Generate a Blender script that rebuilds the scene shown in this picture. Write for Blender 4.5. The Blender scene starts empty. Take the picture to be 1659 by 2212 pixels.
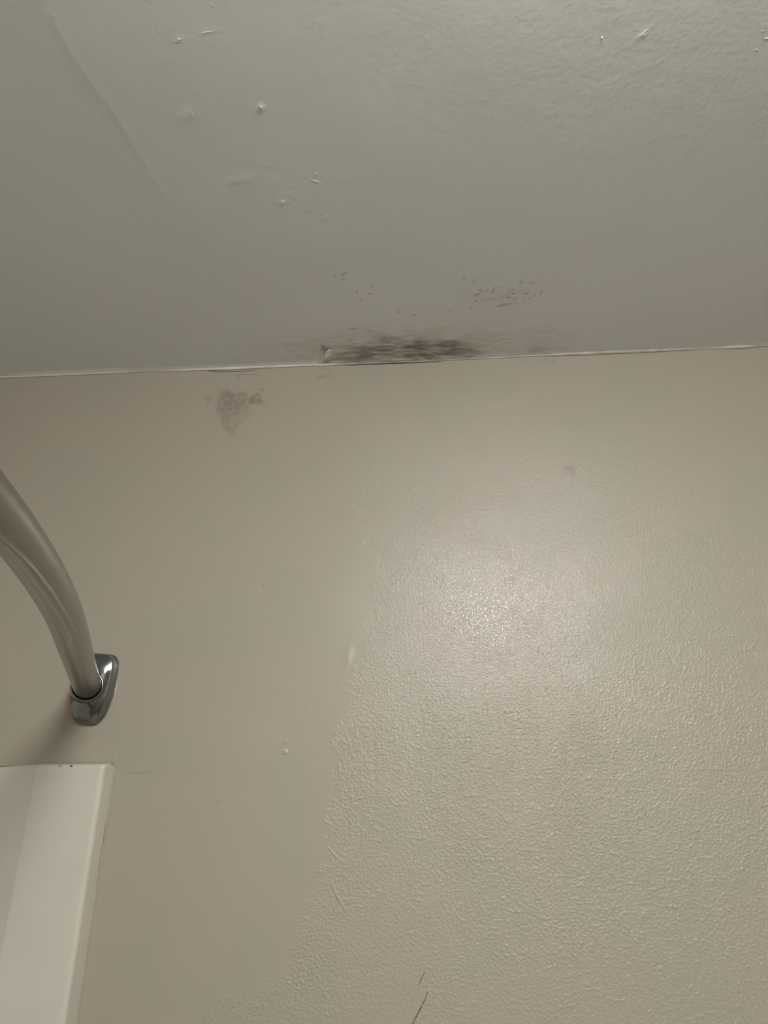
import bpy, bmesh, math, random
import numpy as np
from mathutils import Vector, Matrix

random.seed(7)
rng = np.random.default_rng(7)
S = bpy.context.scene
COL = S.collection

# ------------------------------------------------------------------ camera
CAM = np.array([0.0, -0.90, 1.78])                       # metres; the end wall is the plane y = 0
R_ = np.array([0.99679, 0.07959, 0.00868])
U_ = np.array([0.02613, -0.42586, 0.90441])
F_ = np.array([-0.07568, 0.90128, 0.42657])
FPX = 1661.0
cam_d = bpy.data.cameras.new('camera')
cam = bpy.data.objects.new('camera', cam_d)
COL.objects.link(cam)
cam.matrix_world = Matrix(((R_[0], U_[0], -F_[0], CAM[0]), (R_[1], U_[1], -F_[1], CAM[1]),
                           (R_[2], U_[2], -F_[2], CAM[2]), (0, 0, 0, 1)))
cam_d.sensor_fit = 'VERTICAL'
cam_d.sensor_height = 36.0
cam_d.lens = FPX / 2212 * 36.0
cam_d.clip_start = 0.02
S.camera = cam

# ------------------------------------------------------------------ world, exposure, lamp settings
w = bpy.data.worlds.new('world')
S.world = w
w.use_nodes = True
w.node_tree.nodes['Background'].inputs[0].default_value = (0.5, 0.5, 0.48, 1)
w.node_tree.nodes['Background'].inputs[1].default_value = 0.02
S.view_settings.view_transform = 'Standard'
S.view_settings.look = 'None'
S.view_settings.gamma = 1.0
S.view_settings.use_curve_mapping = False
S.view_settings.exposure = 0.0
LAMP_XY = (0.15, -1.00)
LAMP_R = 0.165
LAMP_DROP = 0.122
LAMP_STRENGTH = 38.8
LAMP_COLOR = (1.0, 0.985, 0.955)

ROOM_Z = 2.444
X0, X1, Y0 = -1.15, 1.35, -1.524


# ------------------------------------------------------------------ measuring helpers
def ray(px, py):
    return (px - 829.5) / FPX * R_ - (py - 1106.0) / FPX * U_ + F_


def on_wall(px, py, h=0.0):
    d = ray(px, py)
    t = (-h - CAM[1]) / d[1]
    P = CAM + d * t
    return np.array([P[0], P[2]])


def on_ceil(px, py):
    d = ray(px, py)
    t = (ROOM_Z - CAM[2]) / d[2]
    P = CAM + d * t
    return np.array([P[0], P[1]])


# ------------------------------------------------------------------ object helpers
def link(name, me, mat=None, parent=None):
    o = bpy.data.objects.new(name, me)
    COL.objects.link(o)
    if mat:
        me.materials.append(mat)
    if parent:
        o.parent = parent
        o.matrix_parent_inverse = parent.matrix_world.inverted()
    return o


def tag(o, label=None, cat=None, kind=None, group=None):
    if label: o['label'] = label
    if cat: o['category'] = cat
    if kind: o['kind'] = kind
    if group: o['group'] = group
    return o


def empty(name, loc):
    o = bpy.data.objects.new(name, None)
    COL.objects.link(o)
    o.location = loc
    o.empty_display_size = 0.05
    bpy.context.view_layer.update()
    return o


def mesh_from(name, verts, faces, smooth=True):
    me = bpy.data.meshes.new(name)
    me.from_pydata([tuple(map(float, v)) for v in verts], [], faces)
    bm = bmesh.new()
    bm.from_mesh(me)
    bmesh.ops.recalc_face_normals(bm, faces=bm.faces)
    bm.to_mesh(me)
    bm.free()
    if smooth:
        me.polygons.foreach_set('use_smooth', [True] * len(me.polygons))
    return me


def box(name, a, b, mat, parent=None, bevel=0.0):
    bm = bmesh.new()
    bmesh.ops.create_cube(bm, size=1)
    for v in bm.verts:
        v.co = Vector([a[i] + (b[i] - a[i]) * (v.co[i] + .5) for i in range(3)])
    if bevel:
        bmesh.ops.bevel(bm, geom=bm.edges[:], offset=bevel, segments=2, affect='EDGES')
    me = bpy.data.meshes.new(name)
    bm.to_mesh(me)
    bm.free()
    return link(name, me, mat, parent)


def grid_mesh(name, us, vs, to3d, flip):
    """fine rectangular sheet; us, vs are 1-D coordinate arrays"""
    nu, nv = len(us), len(vs)
    Ug, Vg = np.meshgrid(us, vs)                          # (nv, nu)
    P2 = np.stack([Ug.ravel(), Vg.ravel()], 1)
    co = to3d(P2)
    i = np.arange(nu - 1)[None, :] + np.arange(nv - 1)[:, None] * nu
    i = i.ravel()
    q = np.stack([i, i + 1, i + nu + 1, i + nu], 1)
    if flip:
        q = q[:, ::-1]
    me = bpy.data.meshes.new(name)
    me.vertices.add(len(co))
    me.vertices.foreach_set('co', co.astype(np.float32).ravel())
    n = len(q)
    me.loops.add(n * 4)
    me.loops.foreach_set('vertex_index', q.astype(np.int32).ravel())
    me.polygons.add(n)
    me.polygons.foreach_set('loop_start', (np.arange(n) * 4).astype(np.int32))
    me.polygons.foreach_set('use_smooth', np.ones(n, bool))
    me.update(calc_edges=True)
    return me, P2


def attr(me, name, vals):
    a = me.attributes.new(name, 'FLOAT', 'POINT')
    a.data.foreach_set('value', np.ascontiguousarray(vals, np.float32))


# ------------------------------------------------------------------ numpy fields
def vnoise(P, scale, seed):
    g = np.random.default_rng(seed).random((256, 256))
    q = P * scale + 1000.37
    i = np.floor(q).astype(int)
    f = q - i
    f = f * f * (3 - 2 * f)
    a, b = i[:, 0] % 256, i[:, 1] % 256
    a1, b1 = (a + 1) % 256, (b + 1) % 256
    return (g[a, b] * (1 - f[:, 0]) + g[a1, b] * f[:, 0]) * (1 - f[:, 1]) + \
           (g[a, b1] * (1 - f[:, 0]) + g[a1, b1] * f[:, 0]) * f[:, 1]


def fbm(P, scale, seed, octv=3):
    s, a, t = 0, 1.0, 0
    for k in range(octv):
        s = s + a * vnoise(P, scale * 2 ** k, seed + k)
        t += a
        a *= .55
    return s / t


def sstep(a, b, x):
    t = np.clip((x - a) / (b - a), 0, 1)
    return t * t * (3 - 2 * t)


def blob(P, plane, px, py, rx, ry, ang=0, power=2.0, soft=None):
    """elliptical spot measured in the photograph and laid on the surface; returns 0..1"""
    c = plane(px, py)
    ca, sa = math.cos(math.radians(ang)), math.sin(math.radians(ang))
    a = plane(px + rx * ca, py - rx * sa) - c
    b = plane(px + ry * sa, py + ry * ca) - c
    M = np.linalg.inv(np.stack([a, b], 1))
    q = (P - c) @ M.T
    r2 = (q ** 2).sum(1)
    if soft is None:
        return np.exp(-r2 ** (power / 2))
    return 1 - sstep(1 - soft, 1 + soft, np.sqrt(r2))


def polyline_x(poly, z):
    """x of a polyline (sorted by falling z) at heights z"""
    poly = np.array(poly)
    o = np.argsort(poly[:, 1])
    return np.interp(z, poly[o, 1], poly[o, 0])


def seg_dist(P, a, b):
    a, b = np.array(a), np.array(b)
    d = b - a
    t = np.clip(((P - a) @ d) / (d @ d), 0, 1)
    return np.hypot(*(P - a - t[:, None] * d).T)


def axis(segs):
    """segs: list of (from, to, step)"""
    out = []
    for a, b, s in segs:
        n = max(1, int(round((b - a) / s)))
        out.append(np.linspace(a, b, n + 1)[:-1])
    out.append(np.array([segs[-1][1]]))
    return np.concatenate(out)


# ------------------------------------------------------------------ materials
class NT:
    def __init__(self, name):
        self.m = bpy.data.materials.new(name)
        self.m.use_nodes = True
        self.t = self.m.node_tree
        self.b = self.t.nodes['Principled BSDF']

    def n(self, typ, **kw):
        nd = self.t.nodes.new(typ)
        for k, v in kw.items():
            if k in nd.inputs.keys():
                nd.inputs[k].default_value = v
            else:
                setattr(nd, k, v)
        return nd

    def l(self, a, b):
        self.t.links.new(a, b)

    def math(self, op, a, b=None, clamp=False):
        nd = self.n('ShaderNodeMath', operation=op, use_clamp=clamp)
        for i, v in enumerate((a, b)):
            if v is None: continue
            if isinstance(v, (int, float)):
                nd.inputs[i].default_value = v
            else:
                self.l(v, nd.inputs[i])
        return nd.outputs[0]

    def mix(self, fac, a, b):
        nd = self.n('ShaderNodeMix', data_type='RGBA')
        for i, v in ((0, fac), (6, a), (7, b)):
            if isinstance(v, (int, float)):
                nd.inputs[i].default_value = v
            elif isinstance(v, tuple):
                nd.inputs[i].default_value = (*v, 1)
            else:
                self.l(v, nd.inputs[i])
        return nd.outputs[2]

    def maprange(self, v, a, b, c=0., d=1., smooth=True):
        nd = self.n('ShaderNodeMapRange', interpolation_type='SMOOTHSTEP' if smooth else 'LINEAR')
        self.l(v, nd.inputs[0])
        for i, x in enumerate((a, b, c, d)):
            nd.inputs[1 + i].default_value = x
        return nd.outputs[0]

    def attr(self, name):
        return self.n('ShaderNodeAttribute', attribute_name=name).outputs['Fac']

    def noise(self, scale, detail=2., rough=.5, stretch=None):
        nd = self.n('ShaderNodeTexNoise')
        nd.inputs['Scale'].default_value = scale
        nd.inputs['Detail'].default_value = detail
        nd.inputs['Roughness'].default_value = rough
        tc = self.n('ShaderNodeTexCoord').outputs['Object']
        if stretch:
            mp = self.n('ShaderNodeMapping')
            mp.inputs['Scale'].default_value = stretch
            self.l(tc, mp.inputs['Vector'])
            tc = mp.outputs[0]
        self.l(tc, nd.inputs['Vector'])
        return nd.outputs['Fac']

    def bump(self, h, dist, strength=1.0, normal=None):
        nd = self.n('ShaderNodeBump')
        nd.inputs['Distance'].default_value = dist
        nd.inputs['Strength'].default_value = strength
        self.l(h, nd.inputs['Height'])
        if normal is not None:
            self.l(normal, nd.inputs['Normal'])
        return nd.outputs[0]

    def base(self, c):
        if isinstance(c, tuple):
            self.b.inputs['Base Color'].default_value = (*c, 1)
        else:
            self.l(c, self.b.inputs['Base Color'])

    def set(self, **kw):
        for k, v in kw.items():
            self.b.inputs[k.replace('_', ' ')].default_value = v


WALL_C = (0.470, 0.422, 0.352)
CEIL_C = (0.82, 0.84, 0.83)


def mat_wall():
    t = NT('beige_semi_gloss_paint')
    mott = t.noise(7.0, 3.0, .55)
    base = t.mix(t.maprange(mott, .35, .65), WALL_C, (WALL_C[0] * .960, WALL_C[1] * 1.005, WALL_C[2] * .99))
    st = t.attr('stain')
    base = t.mix(st, base, (0.20, 0.165, 0.13))
    t.base(base)
    op = t.attr('orange_peel')
    co = t.attr('coarse')
    f1 = t.maprange(t.noise(420., 2., .5), .40, .62)
    f2 = t.maprange(t.noise(330., 2., .5), .42, .66)
    fine_ = t.math('MULTIPLY', f1, t.math('SUBTRACT', 1.0, co))
    hh = t.math('ADD', t.math('MULTIPLY', fine_, .40), t.math('MULTIPLY', t.math('MULTIPLY', f2, co), .74))
    vo = t.n('ShaderNodeTexVoronoi', feature='SMOOTH_F1')
    vo.inputs['Scale'].default_value = 165.
    vo.inputs['Smoothness'].default_value = .25
    t.l(t.n('ShaderNodeTexCoord').outputs['Object'], vo.inputs['Vector'])
    pim = t.maprange(vo.outputs['Distance'], .50, .08)                 # raised roller stipple, sparse
    pim = t.math('MULTIPLY', pim, t.maprange(t.noise(70., 1.), .40, .62))
    pim = t.math('MULTIPLY', pim, t.math('ADD', t.math('MULTIPLY', co, .7), .3))
    hh = t.math('ADD', hh, t.math('MULTIPLY', pim, .75))
    h = t.math('MULTIPLY', hh, op)
    # sparse paint nibs
    sp = t.maprange(t.noise(330., 1.0, .4), .70, .82)
    h = t.math('ADD', h, t.math('MULTIPLY', sp, t.attr('nibs')))
    fine = t.math('MULTIPLY', t.noise(60., 2., .5), .10)
    h = t.math('ADD', h, fine)
    t.l(t.bump(h, .00060), t.b.inputs['Normal'])
    t.set(Roughness=.31)
    t.b.inputs['Specular IOR Level'].default_value = .60
    return t.m


def mat_ceil():
    t = NT('off_white_ceiling_paint')
    base = t.mix(t.maprange(t.noise(5., 3.), .35, .65), CEIL_C, (CEIL_C[0] * .985, CEIL_C[1] * .99, CEIL_C[2] * .985))
    halo = t.attr('halo')
    base = t.mix(halo, base, (0.44, 0.37, 0.31))
    mold = t.attr('mold')
    base = t.mix(mold, base, (0.19, 0.165, 0.135))
    t.base(base)
    h = t.math('ADD', t.math('MULTIPLY', t.noise(190., 2., .55), .55), t.math('MULTIPLY', t.noise(45., 2., .5), .8))
    h = t.math('MULTIPLY', h, t.attr('grain'))
    t.l(t.bump(h, .00040), t.b.inputs['Normal'])
    t.set(Roughness=.55)
    t.b.inputs['Specular IOR Level'].default_value = .35
    return t.m


def mat_simple(name, c, rough, metal=0., spec=.5, nscale=0., namp=0., cvar=0.):
    t = NT(name)
    if cvar:
        t.base(t.mix(t.maprange(t.noise(25., 3.), .3, .7), c, tuple(x * (1 - cvar) for x in c)))
    else:
        t.base(c)
    t.set(Roughness=rough, Metallic=metal)
    t.b.inputs['Specular IOR Level'].default_value = spec
    if nscale:
        t.l(t.bump(t.noise(nscale, 2.), namp), t.b.inputs['Normal'])
    return t.m


def mat_bead():
    t = NT('white_caulk')
    s = t.attr('soil')
    t.base(t.mix(s, (0.86, 0.845, 0.79), (0.15, 0.12, 0.095)))
    t.set(Roughness=.32)
    t.l(t.bump(t.noise(160., 2.), .0003), t.b.inputs['Normal'])
    return t.m


M_WALL = mat_wall()
M_CEIL = mat_ceil()
M_BEAD = mat_bead()
M_PLAIN = mat_simple('beige_wall_paint', WALL_C, .45, nscale=200., namp=.0002, cvar=.02)
M_PAINT = mat_simple('beige_paint_film', WALL_C, .30, cvar=.03)
M_CEILLUMP = mat_simple('ceiling_paint_film', CEIL_C, .5, cvar=.03)
M_DARK = mat_simple('dark_gap_and_shade', (0.10, 0.08, 0.06), .8, cvar=.3)  # for cracks and the painted shadow line under the ceiling bead
M_FLOOR = mat_simple('grey_brown_floor', (0.66, 0.675, 0.67), .5, cvar=.12)
M_SURR = mat_simple('ivory_acrylic', (0.73, 0.705, 0.625), .16, nscale=14., namp=.0006, cvar=.03)
M_CAULK = mat_simple('aged_tub_caulk', (0.50, 0.455, 0.375), .45, nscale=120., namp=.0004, cvar=.12)
M_GRIME = mat_simple('black_grime', (0.035, 0.03, 0.025), .7, cvar=.3)
M_CHROME = mat_simple('chrome', (0.27, 0.285, 0.29), .06, metal=1., nscale=90., namp=.00012)
M_NICKEL = mat_simple('satin_nickel', (0.34, 0.335, 0.31), .27, metal=1., nscale=300., namp=.00004, cvar=.05)
M_WHITE = mat_simple('white_enamel', (0.75, 0.74, 0.70), .4, cvar=.03)

# ------------------------------------------------------------------ setting: floor and plain walls
tag(box('floor', (X0 - .1, Y0 - .1, -.1), (X1 + .1, .1, 0), M_FLOOR), kind='structure')
tag(box('wall_left', (X0 - .1, Y0 - .1, 0), (X0, .1, ROOM_Z), M_PLAIN), kind='structure')
tag(box('wall_right', (X1, Y0 - .1, 0), (X1 + .1, .1, ROOM_Z), M_PLAIN), kind='structure')
tag(box('wall_front', (X0, Y0 - .1, 0), (X1, Y0, ROOM_Z), M_PLAIN), kind='structure')

# ------------------------------------------------------------------ end wall: fine relief sheet
us = axis([(X0, -.62, .02), (-.62, .54, .00125), (.54, X1, .02)])
vs = axis([(0, 1.52, .04), (1.52, 1.60, .004), (1.60, ROOM_Z, .00125)])
TEX_EDGE = [(1010, 805), (880, 840), (812, 885), (775, 930), (748, 985), (752, 1050), (757, 1105), (788, 1140), (800, 1200),
            (808, 1250), (802, 1310), (790, 1360), (775, 1420), (760, 1480), (745, 1540), (737, 1590), (722, 1640),
            (713, 1720), (700, 1780), (690, 1840), (680, 1890), (662, 1930), (648, 1980), (635, 2010), (610, 2050),
            (592, 2100), (540, 2140), (455, 2160), (440, 2200), (400, 2260), (380, 2330)]
EDGE = [tuple(on_wall(*p)) for p in TEX_EDGE]
PEEL = [(900, 840, .15), (1200, 810, .10), (1600, 800, .15), (1000, 900, .6), (850, 980, .75), (1250, 980, .55), (1600, 1000, .5),
        (900, 1150, 1.0), (1050, 1250, .95), (1300, 1200, .8), (1600, 1250, .75), (880, 1400, 1.05), (1150, 1450, 1.0),
        (1450, 1500, .95), (1000, 1600, 1.15), (1250, 1650, 1.1), (1600, 1650, .85), (780, 1620, .85), (830, 1700, .45),
        (760, 1750, .8), (840, 1850, .35), (1000, 1800, .95), (1200, 1850, .9), (1500, 1900, .75), (720, 1950, .75),
        (850, 2000, .4), (1050, 2000, .5), (1300, 2100, .5), (1600, 2150, .5), (650, 2080, .75), (560, 2180, .65),
        (850, 2180, .4), (1100, 2250, .45), (1500, 2300, .5)]


def wall_fields(P):
    x, z = P[:, 0], P[:, 1]
    edge = polyline_x(EDGE, z) + (fbm(P, 40, 11) - .5) * .034 + (fbm(P, 200, 12, 3) - .5) * .030
    mask = sstep(-.006, .012, x - edge)
    top = max(e[1] for e in EDGE)
    mask *= 1 - sstep(top - .030, top + .004, z)
    num = np.zeros(len(P)); den = np.zeros(len(P))
    for px, py, a in PEEL:
        c = on_wall(px, py)
        wgt = 1 / (((P - c) ** 2).sum(1) + .0006) ** 1.5
        num += wgt * a; den += wgt
    amp = num / den * (.75 + .5 * fbm(P, 30, 21))
    return mask, amp


def wall_relief(P):
    x, z = P[:, 0], P[:, 1]
    h = (fbm(P, 3.0, 31, 3) - .5) * .0030 + (fbm(P, 14., 35, 2) - .5) * .00045
    mask, _ = wall_fields(P)
    h += mask * .00006
    # trowel hollows and swellings left by the repair
    for px, py, rx, ry, ang, a in [(752, 1420, 8, 22, -10, .0005), (792, 920, 12, 8, 20, .0007), (735, 1700, 5, 60, 4, .0002), (808, 1660, 4, 80, 2, -.00022),
                                   (823, 1800, 4, 50, 6, -.0002), (810, 1000, 14, 10, 0, .0004), (868, 1700, 6, 110, -2, .00015),
                                   (200, 1638, 60, 14, 0, .0010), (1225, 1015, 14, 10, 0, .0004)]:
        h += a * blob(P, on_wall, px, py, rx, ry, ang)
    return h


def wall3d(P):
    h = np.zeros(len(P))
    vis = (P[:, 1] > 1.5) & (np.abs(P[:, 0]) < .7)
    h[vis] = wall_relief(P[vis])
    edge = sstep(ROOM_Z, ROOM_Z - .02, P[:, 1]) * sstep(1.5, 1.6, P[:, 1])
    return np.stack([P[:, 0], -h * edge, P[:, 1]], 1)


me, P = grid_mesh('wall_back', us, vs, wall3d, flip=False)
mask, amp = wall_fields(P)
attr(me, 'orange_peel', mask * amp)
z1, z2 = on_wall(1000, 1300)[1], on_wall(1000, 1720)[1]
attr(me, 'coarse', np.clip(0.05 + .95 * sstep(z1, z2, P[:, 1]) + .35 * (fbm(P, 12, 61) - .5), 0, 1))
nib = np.zeros(len(P))
for px, py, rx, ry, a in [(640, 1400, 130, 230, .8), (600, 1620, 110, 110, .55), (760, 900, 40, 40, .5), (480, 2080, 90, 90, .5), (700, 1250, 80, 120, .6)]:
    nib = np.maximum(nib, a * blob(P, on_wall, px, py, rx, ry))
attr(me, 'nibs', nib * (1 - mask) + .45 * mask * amp)
st = np.zeros(len(P))
fn = fbm(P, 160, 51, 3)
P_w = P + np.stack([fbm(P, 90, 53, 3) - .5, fbm(P, 90, 57, 3) - .5], 1) * .012
vis = (P[:, 1] > 2.15) & (np.abs(P[:, 0]) < .45)
STAINS = [(490, 862, 20, 22, 0, .42), (486, 848, 12, 9, 0, .22), (503, 872, 30, 16, -5, .40), (520, 858, 15, 10, 0, .34), (497, 885, 26, 14, 0, .32),
          (488, 908, 12, 10, 0, .36), (497, 922, 16, 12, 0, .30), (503, 905, 20, 14, 0, .18), (502, 934, 9, 7, 0, .22), (552, 861, 13, 13, 0, .48),
          (556, 868, 12, 9, 0, .2), (566, 842, 5, 3, 0, .35), (450, 862, 7, 10, 0, .26), (513, 816, 4, 7, 0, .34), (530, 809, 26, 2, 2, .22),
          (536, 890, 10, 14, 0, .14), (617, 816, 4, 4, 0, .22), (697, 813, 6, 4, 0, .25), (710, 809, 7, 4, 0, .22), (1180, 780, 16, 3, 6, .22),
          (1226, 1017, 13, 11, 0, .20), (1130, 783, 6, 2, 0, .14), (462, 810, 4, 3, 0, .25)]
pv = P_w[vis]
s = np.zeros(len(pv))
for px, py, rx, ry, a, k in STAINS:
    s = np.maximum(s, k * blob(pv, on_wall, px, py, rx * 1.08, ry * 1.08, a, soft=.22))
s *= .62 + .55 * sstep(.32, .60, fn[vis])
st[vis] = np.clip(s, 0, .7)
attr(me, 'stain', st)
wall_back = link('wall_back', me, M_WALL)
tag(wall_back, kind='structure')

# ------------------------------------------------------------------ ceiling: fine relief sheet
us = axis([(X0, -.62, .02), (-.62, -.12, .002), (-.12, .28, .0009), (.28, .60, .002), (.60, X1, .02)])
vs = axis([(Y0, -.50, .02), (-.50, -.16, .002), (-.16, 0, .0009)])
RIDGE = [on_ceil(*p) for p in [(60, -40), (100, 28), (125, 62), (152, 112), (190, 172), (240, 236), (300, 330), (380, 470)]]


def sag(x):
    c = np.array([on_ceil(p, q) for p, q in [(0, 815), (1659, 747)]])
    return .0022 * np.exp(-((x + .05) / .16) ** 2) + .0010 * np.exp(-((x + .30) / .10) ** 2)


def ceil3d(P):
    x, y = P[:, 0], P[:, 1]
    near = sstep(-.58, -.5, y) * sstep(-.66, -.6, x) * (1 - sstep(.56, .62, x))
    h = (fbm(P, 2.4, 71, 3) - .5) * .0045 + (fbm(P, 12., 75, 2) - .5) * .00035
    # feathered edge of an old patch, upper left
    d = np.full(len(P), 9.); sd = np.zeros(len(P))
    for a, b in zip(RIDGE[:-1], RIDGE[1:]):
        dd = seg_dist(P, a, b)
        n = np.array([-(b - a)[1], (b - a)[0]])
        side = np.sign((P - a) @ n)
        m = dd < d
        d[m] = dd[m]; sd[m] = side[m]
    left = sd * np.sign(((np.array([-.6, -.2]) - RIDGE[2]) @ np.array([-(RIDGE[3] - RIDGE[2])[1], (RIDGE[3] - RIDGE[2])[0]])))
    strong = sstep(-.22, -.36, y)
    h += np.where(left > 0, -.0011 * (1 - np.exp(-d / .03)), 0) * strong
    h += .00014 * np.exp(-(d / .004) ** 2) * strong
    for px, py, rx, ry, ang, a in [(563, 234, 7, 6, 0, .0011), (400, 250, 20, 14, 20, .0005), (1386, 76, 20, 6, 40, .0004),
                                   (388, 86, 14, 5, 0, .0003), (455, 70, 22, 4, 12, .0003), (860, 380, 8, 4, 0, .0002), (745, 392, 8, 4, -20, .0002),
                                   (520, 390, 30, 8, 10, .0004), (610, 440, 10, 5, 0, .0006)]:
        h += a * blob(P, on_ceil, px, py, rx, ry, ang)
    # paint lifting at the leak
    lk = blob(P, on_ceil, 870, 758, 190, 26)
    h += lk * (fbm(P * np.array([1, 2.2]), 70, 81, 3) - .5) * .0028
    z = ROOM_Z - h * near * sstep(0, -.01, y) - sag(x) * np.exp(-(y / .05) ** 2)
    return np.stack([x, y, z], 1)


me, P = grid_mesh('ceiling', us, vs, ceil3d, flip=True)
mold = np.zeros(len(P)); halo = np.zeros(len(P))
vis = (P[:, 1] > -.22) & (np.abs(P[:, 0] - .05) < .35)
pv = P[vis]
ps = pv * np.array([1.0, 2.4])
pw = pv + np.stack([(fbm(ps, 45, 91, 3) - .5) * .040, (fbm(ps, 45, 95, 3) - .5) * .020], 1)
streak = fbm(pv * np.array([1.0, 4.0]), 60, 99, 5)
m = np.zeros(len(pv)); hl = np.zeros(len(pv))
for px, py, rx, ry, ang, k in [(920, 756, 105, 17, 2, .80), (835, 762, 85, 16, 4, .70), (965, 750, 60, 14, 0, .62), (775, 771, 50, 10, 5, .62), (830, 742, 40, 12, 0, .42),
                               (940, 742, 50, 9, 0, .55), (1005, 763, 32, 10, 0, .55), (710, 783, 22, 4, 4, .55), (708, 752, 8, 6, 0, .55), (900, 779, 90, 3, 3, .7), (1170, 757, 30, 5, 5, .22)]:
    m = np.maximum(m, k * blob(pw, on_ceil, px, py, rx, ry, ang, soft=.45))
m *= .50 + .50 * sstep(.30, .66, streak)
m *= 1 - .75 * blob(pw, on_ceil, 832, 763, 16, 9, 20)
for px, py, rx, ry, ang, k in [(870, 752, 240, 32, 3, .55), (820, 728, 70, 14, 0, .35), (1190, 730, 70, 22, 3, .14), (1185, 716, 40, 7, 3, .16),
                               (1165, 752, 60, 10, 5, .26), (715, 775, 60, 14, 0, .35), (1060, 755, 60, 14, 3, .25)]:
    hl = np.maximum(hl, k * blob(pw, on_ceil, px, py, rx, ry, ang))
hl *= .4 + 1.0 * sstep(.25, .7, streak)
# separate small mildew flecks
FL = [(293, 88, 3, 7, 30), (340, 78, 10, 3, 35), (345, 105, 5, 3, 0), (296, 127, 2, 4, 0), (407, 177, 2, 4, 20), (425, 211, 5, 5, -50), (478, 140, 2, 8, -10),
      (478, 185, 7, 2, 0), (617, 279, 7, 3, 0), (616, 264, 2, 4, 0), (700, 291, 6, 2, 0), (735, 290, 5, 2, 0), (875, 268, 4, 3, 30), (1012, 110, 3, 6, 0), (1035, 97, 5, 2, 0),
      (960, 98, 9, 2, 0), (1045, 163, 5, 4, 0), (1070, 163, 4, 3, 0), (1105, 160, 22, 3, 45), (1015, 185, 15, 3, 30), (1060, 212, 6, 2, 0), (1085, 210, 5, 3, 0),
      (1010, 216, 5, 2, 40), (1170, 184, 24, 3, 14), (1205, 155, 8, 3, 30), (1183, 166, 6, 3, 30), (1245, 118, 4, 10, -15), (1297, 122, 8, 2, 0), (1268, 178, 4, 3, 0),
      (1215, 204, 7, 4, 30), (1195, 226, 7, 3, 0), (1150, 237, 30, 3, 14), (1290, 200, 6, 3, 0), (1340, 180, 6, 3, 30), (1352, 165, 4, 3, 0), (1265, 213, 6, 2, 0),
      (1230, 226, 6, 3, 0), (1212, 174, 8, 2, 0), (470, 367, 19, 3, -6), (380, 361, 22, 1.6, 0), (375, 413, 4, 2, 0), (1115, 205, 9, 2, 20), (1040, 218, 4, 2, 0),
      (980, 250, 3, 2, 0), (920, 215, 3, 2, 0), (1185, 195, 12, 2.5, 10), (1310, 190, 3, 2, 0), (1245, 140, 3, 3, 0)]
for i, (zx, zy, rx, ry, ang) in enumerate(FL):
    px, py = 600 + zx / 2.37, 560 + zy / 2.37
    k = (.36, .55, .26)[i % 3]
    m = np.maximum(m, k * blob(pv + (pw - pv) * .20, on_ceil, px, py, rx / 2.1 + .6, ry / 2.1 + .9, ang, power=3))
smudge = .16 * blob(pw, on_ceil, 1085, 632, 75, 24, 5) * sstep(.4, .7, streak)
mold[vis] = np.clip(np.maximum(m, 0), 0, .85)
halo[vis] = np.clip(hl + smudge, 0, .8)
attr(me, 'mold', mold)
attr(me, 'halo', halo)
gr = .35 + .5 * fbm(P, 9, 121) + .8 * blob(P, on_ceil, 1400, 100, 420, 230) + .6 * blob(P, on_ceil, 650, 410, 130, 80)
attr(me, 'grain', gr)
ceiling = link('ceiling', me, M_CEIL)
tag(ceiling, kind='structure')


# ------------------------------------------------------------------ small relief pieces
def tube(pts, rads, nseg=8, flat=(1., 1.), up=(0, -1, 0), cap=True):
    """swept ribbon-like tube; flat = (across, out) scale of the section, up = outward normal"""
    pts = [np.array(p, float) for p in pts]
    up = np.array(up, float)
    V, Fc = [], []
    n = len(pts)
    for i, p in enumerate(pts):
        t = pts[min(i + 1, n - 1)] - pts[max(i - 1, 0)]
        t = t / np.linalg.norm(t)
        s_ = np.cross(t, up); s_ /= np.linalg.norm(s_)
        u = np.cross(s_, t)
        for k in range(nseg):
            a = 2 * math.pi * k / nseg
            V.append(p + rads[i] * (math.cos(a) * s_ * flat[0] + math.sin(a) * u * flat[1]))
    for i in range(n - 1):
        for k in range(nseg):
            k2 = (k + 1) % nseg
            Fc.append((i * nseg + k, i * nseg + k2, (i + 1) * nseg + k2, (i + 1) * nseg + k))
    if cap:
        Fc.append(tuple(range(nseg)))
        Fc.append(tuple((n - 1) * nseg + k for k in range(nseg)))
    return V, Fc


def wall_pts(pxs, out=0., jit=0., nsub=6):
    P_ = np.array([on_wall(*p) for p in pxs])
    t = np.linspace(0, len(P_) - 1, (len(P_) - 1) * nsub + 1)
    x = np.interp(t, range(len(P_)), P_[:, 0]) + rng.normal(0, jit, len(t))
    z = np.interp(t, range(len(P_)), P_[:, 1]) + rng.normal(0, jit, len(t))
    base = wall3d(np.stack([x, z], 1))
    return [(a, b - out, c) for a, b, c in base]


def ceil_pts(pxs, out=0., jit=0., nsub=6):
    P_ = np.array([on_ceil(*p) for p in pxs])
    t = np.linspace(0, len(P_) - 1, (len(P_) - 1) * nsub + 1)
    x = np.interp(t, range(len(P_)), P_[:, 0]) + rng.normal(0, jit, len(t))
    y = np.interp(t, range(len(P_)), P_[:, 1]) + rng.normal(0, jit, len(t))
    base = ceil3d(np.stack([x, y], 1))
    return [(a, b, c - out) for a, b, c in base]


def taper(n, r, lo=.15, var=.15):
    t = np.linspace(0, 1, n)
    return r * (lo + (1 - lo) * np.sin(math.pi * np.clip(t, .0, 1)) ** .6) * (1 + rng.normal(0, var, n)).clip(.6, 1.4)


def ridge(name, pts, r, mat, parent, up, flat=(1., .6), lo=.15, var=.12):
    V, Fc = tube(pts, taper(len(pts), r, lo, var), 8, flat, up)
    return link(name, mesh_from(name, V, Fc), mat, parent)


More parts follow.
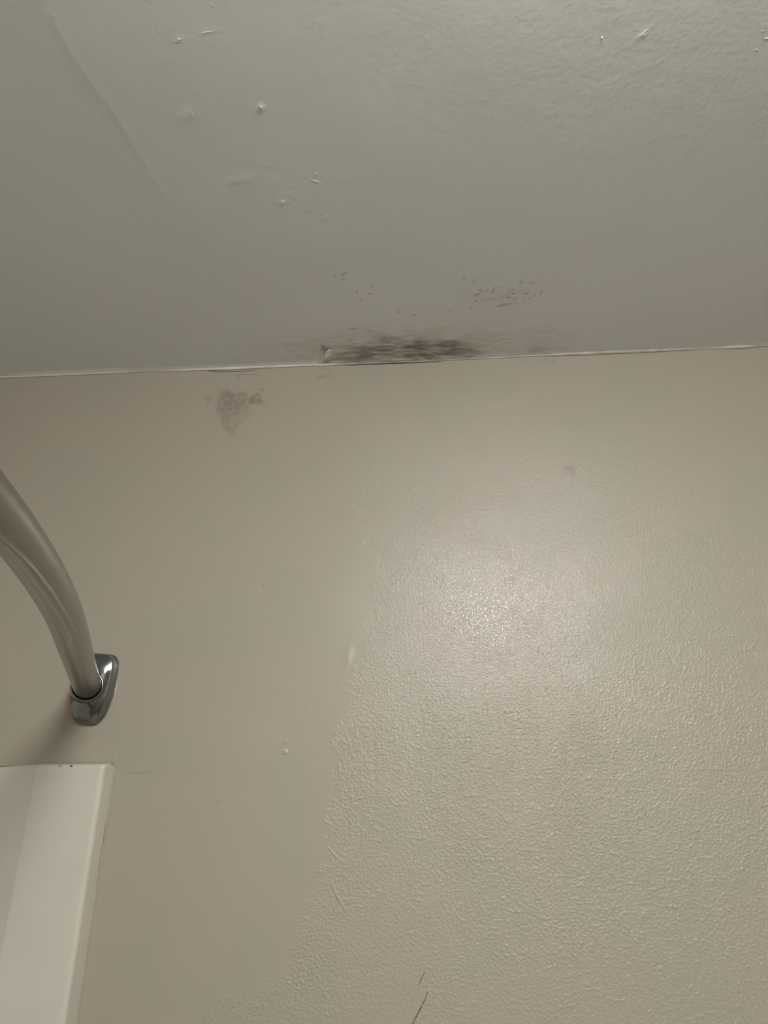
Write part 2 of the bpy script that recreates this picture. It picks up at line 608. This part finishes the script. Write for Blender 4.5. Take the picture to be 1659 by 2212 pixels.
WUP, CUP = (0, -1, 0), (0, 0, -1)
# raised paint runs on the end wall (photo: two slanting ridges low in the middle, one beside the tub surround)
o = ridge('paint_ridge', wall_pts([(703, 1822), (716, 1838), (728, 1852), (737, 1868)], -.0006, .0001), .0019, M_PAINT, wall_back, WUP)
o['label'] = 'short slanting ridge of paint'
o = ridge('paint_ridge', wall_pts([(697, 1882), (712, 1900), (724, 1926), (737, 1952), (750, 1972), (757, 1980)], -.0007, .00015), .0022, M_PAINT, wall_back, WUP)
o['label'] = 'long slanting ridge of paint'
o = ridge('paint_ridge', wall_pts([(264, 1667), (290, 1668), (312, 1667), (332, 1665)], -.0003, .0001), .0014, M_PAINT, wall_back, WUP)
o['label'] = 'horizontal paint ridge beside the tub surround'
ridge('paint_ridge', wall_pts([(150, 1630), (180, 1626), (215, 1622), (236, 1624), (247, 1634)], -.0003, .0002), .0009, M_PAINT, wall_back, WUP)
ridge('paint_ridge', wall_pts([(248, 1634), (247, 1645), (243, 1656)], 0, .0002), .0019, M_PAINT, wall_back, WUP)
ridge('paint_ridge', wall_pts([(222, 1700), (215, 1800), (205, 1900), (190, 2020), (178, 2130), (168, 2212)], -.0003, .0002), .0008, M_PAINT, wall_back, WUP, lo=.5)
ridge('paint_ridge', wall_pts([(728, 1640), (738, 1690), (742, 1740)], -.0003, .0003), .0008, M_PAINT, wall_back, WUP)
ridge('paint_ridge', wall_pts([(253, 1425), (254, 1452), (249, 1490), (243, 1530)], -.0002, .0004), .0016, M_PAINT, wall_back, WUP, lo=.4, var=.3)
ridge('paint_ridge', wall_pts([(327, 2140), (322, 2180), (318, 2220)], -.0002, .0001), .0006, M_PAINT, wall_back, WUP)
# hairline cracks; dark strips below the ceiling bead paint in its gap and shadow
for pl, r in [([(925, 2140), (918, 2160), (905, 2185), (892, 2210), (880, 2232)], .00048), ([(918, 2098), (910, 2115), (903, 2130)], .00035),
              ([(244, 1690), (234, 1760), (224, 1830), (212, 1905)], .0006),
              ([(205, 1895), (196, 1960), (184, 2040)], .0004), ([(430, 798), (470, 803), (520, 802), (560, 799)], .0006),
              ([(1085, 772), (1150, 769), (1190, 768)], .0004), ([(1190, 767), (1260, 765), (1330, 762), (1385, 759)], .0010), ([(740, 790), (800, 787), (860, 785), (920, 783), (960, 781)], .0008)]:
    ridge('crack_and_shade_strip', wall_pts(pl, 0, .00012), r, M_DARK, wall_back, WUP, flat=(1., .35), lo=.1, var=.2)


def lump(name, c, rx, rz, h, mat, parent, up, seed):
    """irregular flattened drop of paint"""
    r2 = random.Random(seed)
    V, Fc = [], []
    N, K = 12, 4
    ph = [r2.uniform(0, 6.28) for _ in range(3)]
    for k in range(K):
        f = 1 - k / K
        for i in range(N):
            a = 2 * math.pi * i / N
            w_ = 1 + .18 * math.sin(2 * a + ph[0]) + .12 * math.sin(3 * a + ph[1])
            V.append((math.cos(a) * rx * f * w_, math.sin(a) * rz * f * w_, h * (1 - f ** 2.2) - .0004))
    V.append((0, 0, h - .0004))
    for k in range(K - 1):
        for i in range(N):
            j = (i + 1) % N
            Fc.append((k * N + i, k * N + j, (k + 1) * N + j, (k + 1) * N + i))
    for i in range(N):
        Fc.append(((K - 1) * N + i, (K - 1) * N + (i + 1) % N, K * N))
    if up == WUP:
        V = [(c[0] + a, c[1] - q, c[2] + b) for a, b, q in V]
    else:
        V = [(c[0] + a, c[1] + b, c[2] - q) for a, b, q in V]
    return link(name, mesh_from(name, V, Fc), mat, parent)


k = 0
for px, py, rx, ry, h in [(557, 1076, 2.5, 6, .0009), (553, 1140, 3, 4, .0007), (576, 1195, 3.5, 13, .0006), (570, 1264, 5, 5, .0011), (553, 1258, 2.5, 4, .0007), (497, 1369, 2.5, 4.5, .001),
                          (618, 1603, 5, 8, .0010), (616, 1624, 8, 9, .0013), (622, 1578, 3, 3, .0007), (660, 1536, 3, 5, .0011), (472, 1727, 8, 5, .0008), (580, 1650, 4, 3, .0008), (683, 1658, 4, 4, .0007), (700, 1592, 3, 3, .0007),
                          (697, 1608, 2.5, 3, .0007), (495, 985, 6, 3, .0006), (206, 1641, 3.5, 4.5, .0012), (165, 1640, 2.5, 5, .0010), (243, 1668, 4, 8, .0017), (241, 1682, 3, 4, .0014),
                          (815, 1793, 4, 4, .0010), (820, 1818, 4, 4, .0011), (840, 1768, 3, 3, .0009), (823, 1870, 4, 3, .0010), (1030, 1690, 6, 5, .0009), (985, 1660, 5, 4, .0009), (1108, 2118, 4, 4, .0008),
                          (740, 2170, 5, 4, .0007), (925, 2140, 4, 4, .0009), (792, 925, 6, 4, .0008), (803, 1000, 7, 5, .0007), (243, 1478, 4, 6, .0014), (249, 1447, 3, 5, .0012), (232, 1545, 3, 4, .0010)]:
    c = wall3d(on_wall(px, py)[None])[0]
    sx = .00055
    lump('paint_drip', c, rx * sx, ry * sx, h, M_PAINT, wall_back, WUP, 100 + k)
    k += 1
for px, py, rx, ry, h in [(563, 233, 4, 5, .0006), (1300, 80, 2.4, 2.4, .0016), (1334, 99, 4, 2, .0006), (1574, 90, 4, 2, .0006), (1634, 107, 5, 3, .0008), (1655, 82, 7, 3, .0009), (1648, 66, 6, 2.5, .0006), (683, 378, 5, 3, .0008),
                          (744, 394, 6, 3, .0006), (862, 384, 6, 3, .0005), (610, 437, 6, 3, .0008), (614, 450, 5, 3, .0007), (585, 359, 4, 2.5, .0007), (633, 390, 5, 2.5, .0006), (606, 398, 5, 2.5, .0006), (624, 403, 4, 2, .0006),
                          (470, 243, 3, 4, .0006), (704, 474, 12, 9, .0007), (1523, 165, 5, 4, .0006), (386, 85, 7, 3, .0008), (345, 68, 8, 3, .0006), (488, 6, 8, 4, .0006), (115, 33, 6, 5, .0007), (239, 232, 5, 4, .0006)]:
    c = ceil3d(on_ceil(px, py)[None])[0]
    a = abs(on_ceil(px + 1, py)[0] - on_ceil(px, py)[0])
    b = abs(on_ceil(px, py + 1)[1] - on_ceil(px, py)[1])
    lump('paint_blister', c, rx * a, ry * b, h, M_CEILLUMP, ceiling, CUP, 300 + k)
    k += 1
# torn edges of peeling ceiling paint
for pl, r in [([(668, 386), (676, 393), (686, 394), (694, 401)], .0012), ([(690, 463), (705, 466), (713, 476), (712, 482)], .0010), ([(697, 480), (706, 478)], .0009),
              ([(404, 243), (412, 242), (417, 250), (415, 259), (407, 268)], .0010), ([(375, 90), (392, 90)], .0010), ([(392, 78), (393, 86), (386, 90)], .0007), ([(430, 75), (446, 70), (462, 68)], .0008),
              ([(1376, 78), (1388, 72), (1396, 64), (1402, 62)], .0011), ([(1376, 78), (1392, 75), (1400, 70)], .0008), ([(450, 8), (458, 12), (466, 16)], .0008),
              ([(700, 180), (715, 184), (728, 196)], .0004)]:
    ridge('paint_tear', ceil_pts(pl, -.0001, .00015), r * .8, M_CEILLUMP, ceiling, CUP, flat=(1, .45))
# curled flake above the joint
V, Fc = [], []
cpl = [(700, 766), (704, 757), (711, 753), (718, 757), (716, 764), (710, 769), (703, 770)]
pts2 = [on_ceil(*p) for p in cpl]
cen = np.mean(pts2, 0)
for lift in (0.0007, 0.0012):
    for i, p in enumerate(pts2):
        zz = ceil3d(p[None])[0][2]
        V.append((p[0], p[1], zz - lift - (.0022 if i in (0, 1, 6) else 0)))
n = len(pts2)
Fc = [tuple(range(n)), tuple(range(n, 2 * n))] + [(i, (i + 1) % n, n + (i + 1) % n, n + i) for i in range(n)]
o = link('paint_flake', mesh_from('paint_flake', V, Fc, False), M_CEILLUMP, ceiling)
o['label'] = 'curled paint flake above the joint'

# ------------------------------------------------------------------ caulked joint between wall and ceiling
xs = np.linspace(X0 + .01, X1 - .01, 1400)
ppx = 829.5 + (xs - on_wall(829.5, 785)[0]) / .00060      # running measure along the joint
KX = [-900, 0, 60, 240, 300, 345, 420, 500, 560, 700, 745, 800, 1030, 1180, 1200, 1300, 1400, 1480, 1510, 1560, 1590, 1620, 1640, 2400]
KR = [.0015, .0017, .0017, .0016, .0009, .0010, .0018, .0024, .0021, .0018, .0013, .0011, .0010, .0012, .0024, .0028, .0026, .0018, .0012, .0012, .0026, .0026, .0012, .0013]
pxx = np.array([on_wall(p, 785)[0] for p in KX])
rad = np.interp(xs, pxx, KR)
Pn = np.stack([xs, xs * 0 + 3.3], 1)
rad *= .86 + .28 * fbm(Pn, 60, 141)
wob = (fbm(Pn, 28, 145) - .5) * .0022
zc = ROOM_Z - sag(xs)
V, Fc = tube([(x, -r * .35 - .0002, z - r * .25 + q * .5) for x, r, z, q in zip(xs, rad, zc, wob)], rad, 8, (1, 1), (0, -.7, -.7))
me = mesh_from('trim_1', V, Fc)
soil = np.interp(xs, [on_wall(p, 785)[0] for p in (0, 270, 300, 345, 400, 705, 745, 790, 1030, 1060, 1180, 1200, 1500, 1530, 1570, 1625, 1640, 1800)],
                 [.2, .22, .5, .4, .08, .1, .5, .62, .55, .45, .5, .42, .42, .5, .3, .3, .5, .5])
soil = np.clip(soil + (fbm(Pn, 90, 151) - .5) * .35, 0, .9)
attr(me, 'soil', np.repeat(soil, 8))
bead = link('trim_1', me, M_BEAD)
tag(bead, kind='structure')

# ------------------------------------------------------------------ tub surround
SX = on_wall(243, 1690)[0]                                  # outer edge on the wall
Z_TOP = 1.8905
surr = empty('tub_surround', (SX - .35, 0, 0))
tag(surr, 'glossy ivory tub surround below the shower rod bracket, rounded corner caulked to the wall', 'tub surround')


def profile_panel(name, prof, z0, z1, mat, parent, along, rtop=.006):
    """prof: list of (s, h) section points; along(s, h, z) -> xyz; rounded top edge"""
    V, Fc = [], []
    levels = [(z0, 1.)]
    for k in range(7):
        a = k / 6 * math.pi / 2
        levels.append((z1 - rtop + rtop * math.sin(a), ('r', rtop * (1 - math.cos(a)))))
    levels.append((z1, 'wall'))
    n = len(prof)
    for z, f in levels:
        for i, (s_, h) in enumerate(prof):
            if f == 'wall': hh = .0005
            elif f == 1.: hh = h
            else: hh = max(.0005, h - f[1])
            V.append(along(s_, hh, z))
    for j in range(len(levels) - 1):
        for i in range(n - 1):
            Fc.append((j * n + i, j * n + i + 1, (j + 1) * n + i + 1, (j + 1) * n + i))
    return link(name, mesh_from(name, V, Fc), mat, parent)


prof = [(0, 0.0005)]
H = .025
prof += [(.0004, .006), (.0010, H - .006)]
for k in range(7):
    a = k / 6 * math.pi / 2
    prof.append((.0011 + .005 * (1 - math.cos(a)), H - .005 + .005 * math.sin(a)))
for k in range(1, 14):                                      # broad flange, a shade hollow across
    prof.append((.0061 + k / 13 * .0726, H - .0008 * math.sin(math.pi * k / 13)))
for k in range(1, 4):                                       # crease, then a field sloping back towards the alcove
    prof.append((.0787 + k * .0008, H - .00006 * k * k))
for k in range(1, 16):
    t = k / 15
    prof.append((.0811 + t * .085, H - .0006 - .0165 * (1.25 * t - .25 * t * t)))
for k in range(1, 20):
    t = k / 19
    prof.append((.1661 + t * (SX - X0 - .1661 - .03), .0079 * (1 - t) + .007 * t))
for k in range(1, 7):                                       # coved inner corner
    a = k / 6 * math.pi / 2
    prof.append((SX - X0 - .03 + .022 * math.sin(a), .007 + .022 * (1 - math.cos(a))))
profile_panel('end_panel', prof, .0, Z_TOP, M_SURR, surr, lambda s_, h, z: (SX - s_ + (.0008 * math.sin(z * 23)), -h, z - .03 * max(0, min(s_, .2) - .08)))
prof2 = [(.031, .008)] + [(.031 + k / 20 * 1.40, .008 + .002 * math.sin(k * .9)) for k in range(1, 21)]
profile_panel('long_panel', prof2, .0, Z_TOP - .003, M_SURR, surr, lambda s_, h, z: (X0 + h, -s_, z))
# caulk along the outer edge and the top edge
zz = np.linspace(1.40, Z_TOP - .002, 90)
Pn = np.stack([zz * 0 + 7.7, zz], 1)
rr = .0013 * (.6 + .8 * fbm(Pn, 70, 161))
V, Fc = tube([(SX + .0005 + (a - .5) * .0018, -.0002, z) for z, a in zip(zz, fbm(Pn, 35, 165))], rr, 8, (1, .7), WUP)
link('caulk_bead', mesh_from('caulk_bead', V, Fc), M_CAULK, surr)
xx = np.linspace(SX - .30, SX - .004, 60)
Pn = np.stack([xx, xx * 0 + 5.1], 1)
V, Fc = tube([(x, -.0012, Z_TOP + .0012 + (a - .5) * .002) for x, a in zip(xx, fbm(Pn, 40, 171))], .0022 * (.6 + .8 * fbm(Pn, 60, 175)), 8, (1, .8), WUP)
link('caulk_bead', mesh_from('caulk_bead', V, Fc), M_CAULK, surr)


def speck(px, py, rx, ry, h, parent, name='grime_spot', mat=None):
    c = on_wall(px, py, h)
    V = [(c[0] + math.cos(a) * rx * (1 + .2 * math.sin(3 * a)), -h - .0004, c[1] + math.sin(a) * ry) for a in np.linspace(0, 6.28, 11)[:-1]]
    V += [(x, y + .0008, z) for x, y, z in V]
    Fc = [tuple(range(10)), tuple(range(10, 20))] + [(i, (i + 1) % 10, 10 + (i + 1) % 10, 10 + i) for i in range(10)]
    return link(name, mesh_from(name, V, Fc, False), mat or M_GRIME, parent)


speck(154, 1654.5, .0016, .0006, H - .001, surr)
speck(130, 1654.5, .0009, .0004, H - .001, surr)
speck(136, 1790, .0007, .0008, H - .0012, surr, mat=M_CAULK)
speck(191, 1774, .0007, .0005, H - .0012, surr, mat=M_CAULK)

# ------------------------------------------------------------------ curved shower rod
ROD_Z = 1.978
ROD_R = .0155


def rod_slope(u):
    return .37 if u < .25 else .37 * (1 - (u - .25) / .512)


def rod_center(u):
    if u > .762:
        return rod_center(1.524 - u)
    x, n = -.4315, 60
    for k in range(n):
        x += rod_slope((k + .5) / n * u) * u / n
    return x


rod = empty('shower_rod', (-.432, 0, ROD_Z))
tag(rod, 'curved satin nickel shower rod held on the wall by a chrome bracket', 'shower rod')
NK = 150
us_ = np.unique(np.concatenate([np.linspace(.012, 1.512, 300), np.linspace(.260, .285, 36), np.linspace(1.239, 1.264, 36)]))
NS = len(us_)
cx_ = np.array([rod_center(u) for u in us_])
V, Fc = [], []
for i in range(NS):
    u = us_[i]
    sl = (cx_[min(i + 1, NS - 1)] - cx_[max(i - 1, 0)]) / (us_[min(i + 1, NS - 1)] - us_[max(i - 1, 0)])
    T = np.array([sl, -1, 0]); T /= np.linalg.norm(T)
    side = np.array([1, sl, 0]); side /= np.linalg.norm(side)     # towards the room
    um = min(u, 1.524 - u)
    # a pressed rib along the underside with a rounded end near the bracket
    g0 = math.radians(np.interp(um, [.25, .298, .347, .397, .443, .474, .497, .7], [28.5, 27.6, 24.6, 21.5, 17.5, 11, 4, 2]))
    gw = math.radians(16)
    ul = um - .268
    for k in range(NK):
        th = 2 * math.pi * k / NK
        d_ang = (th - g0 + math.pi) % (2 * math.pi) - math.pi
        r = ROD_R
        ax = d_ang * ROD_R
        ww = gw * ROD_R
        if ul < ww:
            dist = math.hypot(ax, ww - ul)
        else:
            dist = abs(ax)
        t = max(0., min(1., (ww - dist) / .0017))
        r += .0026 * t * t * (3 - 2 * t)
        dirv = math.sin(th) * side + math.cos(th) * np.array([0, 0, -1])
        V.append(np.array([cx_[i], -u, ROD_Z]) + r * dirv)
for i in range(NS - 1):
    for k in range(NK):
        k2 = (k + 1) % NK
        Fc.append((i * NK + k, i * NK + k2, (i + 1) * NK + k2, (i + 1) * NK + k))
Fc += [tuple(range(NK)), tuple((NS - 1) * NK + k for k in range(NK))]
link('tube', mesh_from('tube', V, Fc), M_NICKEL, rod)


def loft(name, rings, mat, parent, smooth=True, sharp=32):
    V, Fc = [], []
    n = len(rings[0])
    for r in rings: V += r
    for j in range(len(rings) - 1):
        for i in range(n):
            k2 = (i + 1) % n
            Fc.append((j * n + i, j * n + k2, (j + 1) * n + k2, (j + 1) * n + i))
    Fc += [tuple(range(n)), tuple((len(rings) - 1) * n + i for i in range(n))]
    me_ = mesh_from(name, V, Fc, True)
    o_ = link(name, me_, mat, parent)
    me_.set_sharp_from_angle(angle=math.radians(sharp))
    return o_


def bracket(cx0, y_wall, sgn, parent):
    """rectangular chrome rod holder: base flange, bulging body, round collar; sgn -1 = stands out towards -y"""
    cz = 1.980
    N = 72
    tilt = math.radians(-4.5)

    def outline(sx, sz, e=4.2):
        pts = []
        for i in range(N):
            a = 2 * math.pi * i / N
            ca, sa = math.cos(a), math.sin(a)
            x = sx * math.copysign(abs(ca) ** (2 / e), ca)
            z = sz * math.copysign(abs(sa) ** (2 / e), sa)
            if z < 0: x *= 1 - .20 * (z / sz) ** 2                # narrows towards the foot
            pts.append((x * math.cos(tilt) - z * math.sin(tilt), x * math.sin(tilt) + z * math.cos(tilt)))
        return pts

    def ring(sx, sz, h, foot=1., e=4.2):
        return [(cx0 + x, y_wall + sgn * h, cz + (z if z > 0 else z * foot)) for x, z in outline(sx, sz, e)]
    w_, h_ = .0245, .0425
    b_ = loft('base_flange', [ring(w_, h_, .0), ring(w_, h_, .0028), ring(w_ - .0008, h_ - .0008, .0036)], M_CHROME, parent)
    b_['label'] = 'chrome wall flange'
    # flange edge, steep sides, a sloping foot below, then the bulging front face
    rings = [ring((w_ - .0008) * a, (h_ - .0008) * b, h, foot) for a, b, h, foot in
             [(1., 1., .0032, 1.), (.985, .985, .0065, .985), (.968, .96, .0110, .92), (.955, .94, .0138, .80), (.94, .92, .0147, .75)]]
    for f, h in [(.90, .0151), (.78, .0175), (.62, .0196), (.42, .0208), (.2, .0212)]:
        rings.append(ring((w_ - .0008) * f, (h_ - .0008) * f, h, .75 + .25 * (.9 - f), 4.2 - 1.6 * (1 - f)))
    b_ = loft('bracket_body', rings, M_CHROME, parent, sharp=28)
    b_['label'] = 'chrome bracket body'
    # collar around the rod, square to the rod axis
    T = np.array([.37, sgn, 0]); T /= np.linalg.norm(T)
    sd = np.array([-sgn * T[1] * -1, 0, 0]); sd = np.cross(T, [0, 0, 1]); upv = np.array([0, 0, 1])
    xr = rod_center(.0250)
    c0 = np.array([xr, y_wall + sgn * .0250, ROD_Z])
    rings = []
    for rr_, hh in [(.0203, -.016), (.0192, -.003), (.0187, .0004), (.0181, .0014), (.0172, .0017), (.0164, .0012), (.0157, -.0004), (.0150, -.002)]:
        rings.append([tuple(c0 + T * hh + rr_ * (math.cos(a) * sd + math.sin(a) * upv)) for a in np.linspace(0, 2 * math.pi, 49)[:-1]])
    b_ = loft('collar', rings, M_CHROME, parent, sharp=60)
    b_['label'] = 'chrome collar ring around the rod'


bracket(-.4235, 0, -1, rod)
bracket(-.4235, Y0, 1, rod)

# ------------------------------------------------------------------ ceiling lamp of the room (just behind the top of the frame)
lamp = empty('ceiling_light', (LAMP_XY[0], LAMP_XY[1], ROOM_Z - LAMP_DROP))
tag(lamp, 'round flush ceiling lamp with a frosted white dome', 'lamp')


def lathe(name, prof_, c, mat, parent, n=48):
    V, Fc = [], []
    for r, z in prof_:
        for i in range(n):
            a = 2 * math.pi * i / n
            V.append((c[0] + r * math.cos(a), c[1] + r * math.sin(a), c[2] + z))
    for j in range(len(prof_) - 1):
        for i in range(n):
            k2 = (i + 1) % n
            Fc.append((j * n + i, j * n + k2, (j + 1) * n + k2, (j + 1) * n + i))
    Fc += [tuple(range(n)), tuple((len(prof_) - 1) * n + i for i in range(n))]
    return link(name, mesh_from(name, V, Fc), mat, parent)


lc = (LAMP_XY[0], LAMP_XY[1], ROOM_Z)
lathe('mount', [(LAMP_R + .012, -.0005), (LAMP_R + .012, -.018), (LAMP_R + .004, -.024), (LAMP_R - .01, -.024)], lc, M_WHITE, lamp)
tl = NT('glowing_frosted_glass')
tl.base((.8, .8, .78))
tl.b.inputs['Emission Color'].default_value = (*LAMP_COLOR, 1)
tl.b.inputs['Emission Strength'].default_value = LAMP_STRENGTH
dp = LAMP_DROP - .024
lathe('diffuser', [(LAMP_R * math.cos(a) ** .45, -.0245 - dp * math.sin(a)) for a in np.linspace(0, 1.52, 14)], lc, tl.m, lamp)
